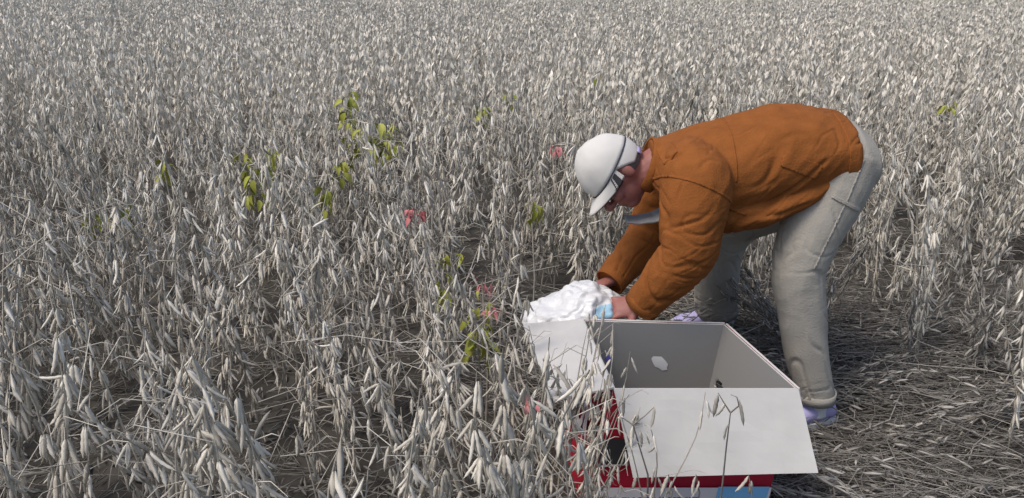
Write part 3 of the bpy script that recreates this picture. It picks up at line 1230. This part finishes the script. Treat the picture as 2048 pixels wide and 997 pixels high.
# hanging front of the jacket under the belly
ring_loft(bm, [(A(1640, 345, 2.48), Yv * .15, Z * .05), (A(1580, 372, 2.47), Yv * .17, Z * .07), (A(1510, 400, 2.46), Yv * .18, Z * .075), (A(1440, 410, 2.46), Yv * .17, Z * .08), (A(1370, 390, 2.46), Yv * .13, Z * .07)], 24)
limb(bm, [uppr.lerp(shN, .35), shN + Vector((0, .02, .0)), shN.lerp(elN, .55), elN, elN.lerp(wrN, .6), wrN - (wrN - elN).normalized() * .005], [.125, .112, .098, .088, .070, .056], 5, 20)
limb(bm, [uppr.lerp(shF, .35), shF, shF.lerp(elF, .55), elF, elF.lerp(wrF, .6), wrF], [.115, .105, .092, .082, .064, .052], 5, 20)


def jfold(p):
    w = p + MO
    dA = (p - elN).length; dB = (p - elF).length
    s = .010 * folds(p, Vector((.85, 0, .42)), 9, 2.2, 1.0) + .005 * folds(p, Vector((.6, .3, .6)), 22, 5, 5.0)
    if min(dA, dB) < .26:
        ax = (elN - shN) if dA < dB else (elF - shF)
        perp = ax.cross(Yv)
        k = 1 - min(dA, dB) / .26
        s += .010 * k * folds(p, perp, 17, 4, 2.0)
    return s


jk = remesh('jacket', bm, .0055, M['jacket'], man, 6, jfold)


def torus_band(bm, c, ax1, ax2, nrm, w, th, n=40, a0=0.0, a1=6.2832, closed=True):
    """a flat band around an ellipse: width w along nrm, thickness th outwards"""
    rings = []
    m_ = n if closed else n + 1
    for k in range(m_):
        a = a0 + (a1 - a0) * k / n
        o = ax1 * math.cos(a) + ax2 * math.sin(a)
        on = o.normalized()
        rings.append([bm.verts.new(c + o + nrm * sx * w * .5 + on * ty * th) for sx, ty in ((-1, 0), (1, 0), (1.0, 1), (-1.0, 1))])
    for k in range(n if closed else n):
        a, b = rings[k], rings[(k + 1) % m_]
        for j in range(4):
            bm.faces.new((a[j], a[(j + 1) % 4], b[(j + 1) % 4], b[j]))
    if not closed:
        bm.faces.new(rings[0]); bm.faces.new(rings[-1][::-1])


# collar, hem band, cuffs, shoulder strap
cdir = (A(1290, 322, 2.46) - A(1340, 335, 2.47)).normalized()
bm = bmesh.new()
cb = (back - cdir * back.dot(cdir)).normalized()
torus_band(bm, A(1301, 330, 2.47), Yv * .083, cb * .080, cdir, .045, .010, 44)
bm_obj('collar', bm, [M['jacket']], jk, True)
for (w_, e_, rad) in ((wrN, elN, .054), (wrF, elF, .050)):
    bm = bmesh.new()
    dd = (w_ - e_).normalized()
    a = dd.orthogonal().normalized()
    torus_band(bm, w_ - dd * .01, a * rad, dd.cross(a) * rad, dd, .04, .007, 32)
    bm_obj('cuff', bm, [M['jacket']], jk, True)
hd_ = (hem - A(1640, 297, 2.52)).normalized()


def strip(src, name, p0, nrm, w, lift, keep, m=None):
    """a sewn strip: the part of a garment's own surface between two planes, raised a little"""
    b = bmesh.new()
    b.from_mesh(src.data)
    for sg in (1, -1):
        bmesh.ops.bisect_plane(b, geom=b.verts[:] + b.edges[:] + b.faces[:], plane_co=p0 + nrm * (w * .5 * sg), plane_no=nrm * sg, clear_outer=True)
    bmesh.ops.delete(b, geom=[v for v in b.verts if not keep(v.co)], context='VERTS')
    b.normal_update()
    nn = {v: v.normal.copy() for v in b.verts}
    ed = [e_ for e_ in b.edges if e_.is_boundary]
    for v, q in nn.items():
        v.co += q * lift
    ret = bmesh.ops.extrude_edge_only(b, edges=ed)
    for v in [g_ for g_ in ret['geom'] if isinstance(g_, bmesh.types.BMVert)]:
        l_ = [e_.other_vert(v) for e_ in v.link_edges]
        l_ = [q for q in l_ if q in nn]
        if l_:
            v.co -= nn[l_[0]] * (lift + .004)
    me = bpy.data.meshes.new(name)
    b.to_mesh(me); b.free()
    me.materials.clear()
    me.materials.append(m or src.data.materials[0])
    me.shade_smooth()
    return link(name, me, src)


HN = (hd_ + Vector((0, 0, .12))).normalized()
strip(jk, 'hem_band', hem - HN * .012, HN, .046, .0035, lambda p: p.z > (A(1690, 375, 2.4)).z - .06)
sd_ = (elN - shN).normalized()
sn = (Vector((-.25, -.35, -.75)) + X * -.1).normalized()
strip(jk, 'armhole_seam', shN + sn * .01, sn, .007, .0028, lambda p: (p - shN).length < .19 and p.y < shN.y + .10)
strip(jk, 'yoke_seam', A(1440, 300, 2.48), X, .006, .0025, lambda p: p.z > A(1440, 330, 2.48).z and p.x > shN.x - .05)
strip(jk, 'shoulder_strap', A(1330, 290, 2.36), (X * .8 + Z * .3).normalized(), .05, .004, lambda p: abs(p.y - (A(1330, 290, 2.36)).y) < .055 and p.z > A(1330, 320, 2.40).z)
pk = A(1600, 330, 2.31)
strip(jk, 'pocket_flap', pk, (X * .35 + Z * .9).normalized(), .045, .0032, lambda p: abs((p - pk).dot((X * .9 - Z * .35).normalized())) < .07 and p.y < pk.y + .09)

# ---- trousers
bm = bmesh.new()
seat = A(1690, 312, 2.52)
ring_loft(bm, [(A(1610, 312, 2.52), Yv * .17, back * .11), (A(1650, 312, 2.52), Yv * .18, back * .13), (seat, Yv * .18, back * .125), (A(1722, 318, 2.52), Yv * .155, back * .095), (A(1737, 325, 2.52), Yv * .09, back * .055)], 28)
limb(bm, [A(1690, 310, 2.45), A(1660, 385, 2.42), A(1618, 470, 2.38), A(1597, 545, 2.355), A(1604, 620, 2.34), A(1612, 700, 2.325), A(1626, 770, 2.31), A(1630, 792, 2.31)],
     [.112, .116, .100, .085, .079, .073, .064, .062], 4, 22)
limb(bm, [A(1660, 320, 2.60), A(1560, 395, 2.70), A(1475, 440, 2.84), A(1440, 500, 2.90), A(1432, 580, 2.97), A(1432, 620, 3.01)], [.12, .115, .098, .092, .09, .088], 4, 22)


def tfold(p):
    s = .006 * folds(p, Vector((.3, .3, -.9)), 12, 3, 3.0)
    for kk, ss in ((kneeN, 1), (kneeF, 1)):
        d = (p - kk).length
        if d < .2:
            s += .010 * (1 - d / .2) * folds(p, Vector((.9, .3, .25)), 20, 5, 7)
    for kk in (ankN, ankF):
        d = abs((p - kk).z) + .5 * (p - kk).length
        if d < .22:
            s += .011 * (1 - d / .22) * folds(p, Vector((.8, .5, .3)), 24, 5, 9)
    return s


tr = remesh('trousers', bm, .006, M['trousers'], man, 5, tfold)
for an, rad, top in ((A(1630, 788, 2.31), .064, 0), (A(1432, 618, 3.01), .089, 0)):
    bm = bmesh.new()
    torus_band(bm, an, X * rad, Yv * rad, Z, .035, .005, 36)
    bm_obj('trouser_hem', bm, [M['trousers']], tr, True)


q0 = A(1600, 600, 2.34)
strip(tr, 'side_seam', A(1640, 450, 2.38), (X * .93 - Z * .36).normalized(), .006, .0025, lambda p: p.y < A(1640, 450, 2.36).y - .02 and p.z > kneeN.z + .03)
q1 = A(1690, 405, 2.33)
strip(tr, 'pocket', q1, (X * .45 + Z * .85).normalized(), .012, .004, lambda p: abs((p - q1).dot((X * .85 - Z * .45).normalized())) < .06 and p.y < q1.y + .06)

# ---- shoes
def shoe(base, hd, nm='shoe'):
    hd = hd.normalized()
    sd = Vector((-hd.y, hd.x, 0))
    bm = bmesh.new()
    secs = []
    for u, w, h, z in ((-.075, .024, .028, .05), (-.06, .034, .042, .062), (-.02, .038, .05, .068), (.04, .041, .042, .058), (.09, .046, .034, .046), (.14, .044, .026, .036), (.175, .030, .018, .028), (.188, .012, .010, .022)):
        secs.append((base + hd * u + Z * z, sd * w, Z * h))
    ring_loft(bm, secs, 20)
    s = bm_obj(nm, bm, [M['shoe']], man, True)
    bm = bmesh.new()
    out = [(-.082, .020), (-.065, .036), (0, .041), (.05, .043), (.10, .050), (.15, .047), (.185, .030), (.198, .010)]
    for zz in (0,):
        lo, hi = [], []
        for sgn, seq in ((1, out), (-1, out[::-1])):
            for u, w in seq:
                lo.append(bm.verts.new(base + hd * u + sd * w * sgn + Z * .002))
                hi.append(bm.verts.new(base + hd * u + sd * w * sgn * .97 + Z * .030))
        bm.faces.new(lo[::-1]); bm.faces.new(hi)
        for k in range(len(lo)):
            bm.faces.new((lo[k], lo[(k + 1) % len(lo)], hi[(k + 1) % len(lo)], hi[k]))
    bm_obj('sole', bm, [M['sole']], s)
    for k in range(4):
        g = Geo()
        u = .035 + .022 * k
        hgt = .102 - .010 * k
        g.tube([base + hd * u + sd * -.026 + Z * (hgt - .018), base + hd * (u + .004) + Z * (hgt + .001), base + hd * u + sd * .026 + Z * (hgt - .018)], [.003] * 3, 6, .5)
        link('lace', g.mesh('lace', M['lace']), s)
    return s


for an in (ankN, ankF):
    bm = bmesh.new()
    limb(bm, [an - Z * .055, an - Z * .01, an + Z * .07], [.043, .042, .045], 3, 18)
    bm_obj('sock', bm, [M['sole']], man, True)
shoe(Vector((ankN.x, ankN.y, (ankN + MO).z - .10 - MO.z)), Vector((-1, -.30, 0)))
shoe(Vector((ankF.x, ankF.y, (ankF + MO).z - .10 - MO.z)), Vector((-1, -.08, 0)))

# ---- cap
def dome(bm, c, ru, rf, rs, lo, th=.0035, n=48, m_=14):
    """cap crown above the plane u = lo"""
    rows = []
    for off in (0, -th):
        rr = []
        a_lo = math.asin(max(-1, min(1, lo / ru)))
        for j in range(m_):
            a = a_lo + (math.pi / 2 - a_lo) * j / (m_ - 1)
            rw = []
            for k in range(n):
                b = 2 * math.pi * k / n
                rad = max(math.cos(a), .002)
                sq = 1 + .0
                seam = 1.0
                p = c + Uv * (ru + off) * math.sin(a) + Fv * (rf + off) * rad * math.cos(b) * seam + Sv * (rs + off) * rad * math.sin(b) * seam
                p = p + (p - c).normalized() * (.0055 * noise.noise((p - c) * 15) + .0022 * noise.noise((p - c) * 42)) * (1 if off == 0 else 1)
                rw.append(bm.verts.new(p))
            rr.append(rw)
        rows.append(rr)
    for rr in rows:
        for j in range(m_ - 1):
            for k in range(n):
                bm.faces.new((rr[j][k], rr[j][(k + 1) % n], rr[j + 1][(k + 1) % n], rr[j + 1][k]))
        bm.faces.new(rr[-1])
    for k in range(n):
        bm.faces.new((rows[0][0][k], rows[1][0][k], rows[1][0][(k + 1) % n], rows[0][0][(k + 1) % n]))


CC = Hc + Uv * .012 - Fv * .006
bm = bmesh.new()
dome(bm, CC, .120, .112, .090, .004)
cap = bm_obj('cap', bm, [M['cap']], man, True)
# back part of the cap running down to the nape
bm = bmesh.new()
rows = []
for j in range(9):
    u = .004 - .052 * j / 8
    k_ = 1 - .10 * (j / 8) ** 2
    row = []
    for i in range(25):
        b = math.pi + (i / 24 - .5) * math.pi * (1.08 - .35 * j / 8)
        row.append([bm.verts.new(CC + Uv * u + (Fv * (.112 + o_) * math.cos(b) + Sv * (.090 + o_) * math.sin(b)) * k_) for o_ in (0.0005, -.004)])
    rows.append(row)
for j in range(8):
    for i in range(24):
        for o_ in (0, 1):
            q = (rows[j][i][o_], rows[j][i + 1][o_], rows[j + 1][i + 1][o_], rows[j + 1][i][o_])
            bm.faces.new(q if o_ == 0 else q[::-1])
for i in range(24):
    bm.faces.new((rows[8][i][0], rows[8][i + 1][0], rows[8][i + 1][1], rows[8][i][1]))
for j in range(8):
    for i in (0, 24):
        bm.faces.new((rows[j][i][0], rows[j + 1][i][0], rows[j + 1][i][1], rows[j][i][1]))
bm_obj('cap_back', bm, [M['cap']], cap, True)
bm = bmesh.new()
torus_band(bm, CC + Uv * .006, Fv * .1122, Sv * .0902, Uv, .004, .0022, 60)
bm_obj('seam', bm, [M['cap_dark']], cap, True)
bm = bmesh.new()
torus_band(bm, CC - Uv * .050, Fv * .098, Sv * .080, Uv, .018, .004, 24, math.pi * .78, math.pi * 1.22, False)
bm_obj('strap', bm, [M['shoe']], cap, True)
bm = bmesh.new()
ball(bm, CC + Uv * .121, (Uv * .004, Fv * .007, Sv * .007), 2)
bm_obj('button', bm, [M['cap']], cap, True)


def brim(off, m, name, parent, th, sc=1.0):
    bm = bmesh.new()
    rows = []
    for i in range(25):
        b = (i / 24 - .5) * math.pi * .94 * sc
        row = []
        for j in range(7):
            t = j / 6
            ext = .062 * sc * math.cos(b) ** 1.1 * t
            p = CC + Uv * (.004 - .010 * t - .030 * (math.sin(b) ** 2) * t + off) + Fv * (.112 * math.cos(b) + ext) + Sv * (.090 * math.sin(b) * (1 - .08 * t))
            row.append([bm.verts.new(p), bm.verts.new(p - Uv * th)])
        rows.append(row)
    for i in range(24):
        for j in range(6):
            bm.faces.new((rows[i][j][0], rows[i + 1][j][0], rows[i + 1][j + 1][0], rows[i][j + 1][0]))
            bm.faces.new((rows[i][j][1], rows[i][j + 1][1], rows[i + 1][j + 1][1], rows[i + 1][j][1]))
    for i in range(24):
        for j in (0, 6):
            bm.faces.new((rows[i][j][0], rows[i][j][1], rows[i + 1][j][1], rows[i + 1][j][0]))
    for j in range(6):
        for i in (0, 24):
            bm.faces.new((rows[i][j][0], rows[i][j + 1][0], rows[i][j + 1][1], rows[i][j][1]))
    return bm_obj(name, bm, [m], parent, True)


brim(.002, M['cap'], 'brim', cap, .003)
brim(-.0035, M['cap_dark'], 'brim_painted_shade', cap, .0012, .93)  # near-black sheet painting in the shade on the brim's underside

# ---- hair at the nape and temples, shirt collar under the chin
bm = bmesh.new()
ball(bm, Hc - Uv * .006 - Fv * .022, (Fv * .090, Uv * .075, Sv * .0795), 4)
hr = bm
dl = [v for v in hr.verts if (v.co - Hc).dot(Fv) > .012 or (v.co - Hc).dot(Uv) > .02]
bmesh.ops.delete(hr, geom=dl, context='VERTS')
bm_obj('hair', hr, [M['hair']], man, True)
bm = bmesh.new()
sdv = (A(1262, 438, 2.42) - A(1310, 430, 2.44))
ring_loft(bm, [(A(1330, 425, 2.47), Yv * .06, Z * .014), (A(1305, 436, 2.47), Yv * .05, Z * .010), (A(1275, 440, 2.46), Yv * .044, Z * .008), (A(1250, 440, 2.45), Yv * .034, Z * .006)], 20)
remesh('shirt_front', bm, .005, M['shirt'], man, 2, lambda p: .003 * folds(p, X, 30, 8, 3))
print('objects', len(bpy.data.objects), 'tris', sum(len(m.loop_triangles) if m.loop_triangles else sum(len(p.vertices) - 2 for p in m.polygons) if len(m.polygons) < 5000 else len(m.polygons) for m in bpy.data.meshes))
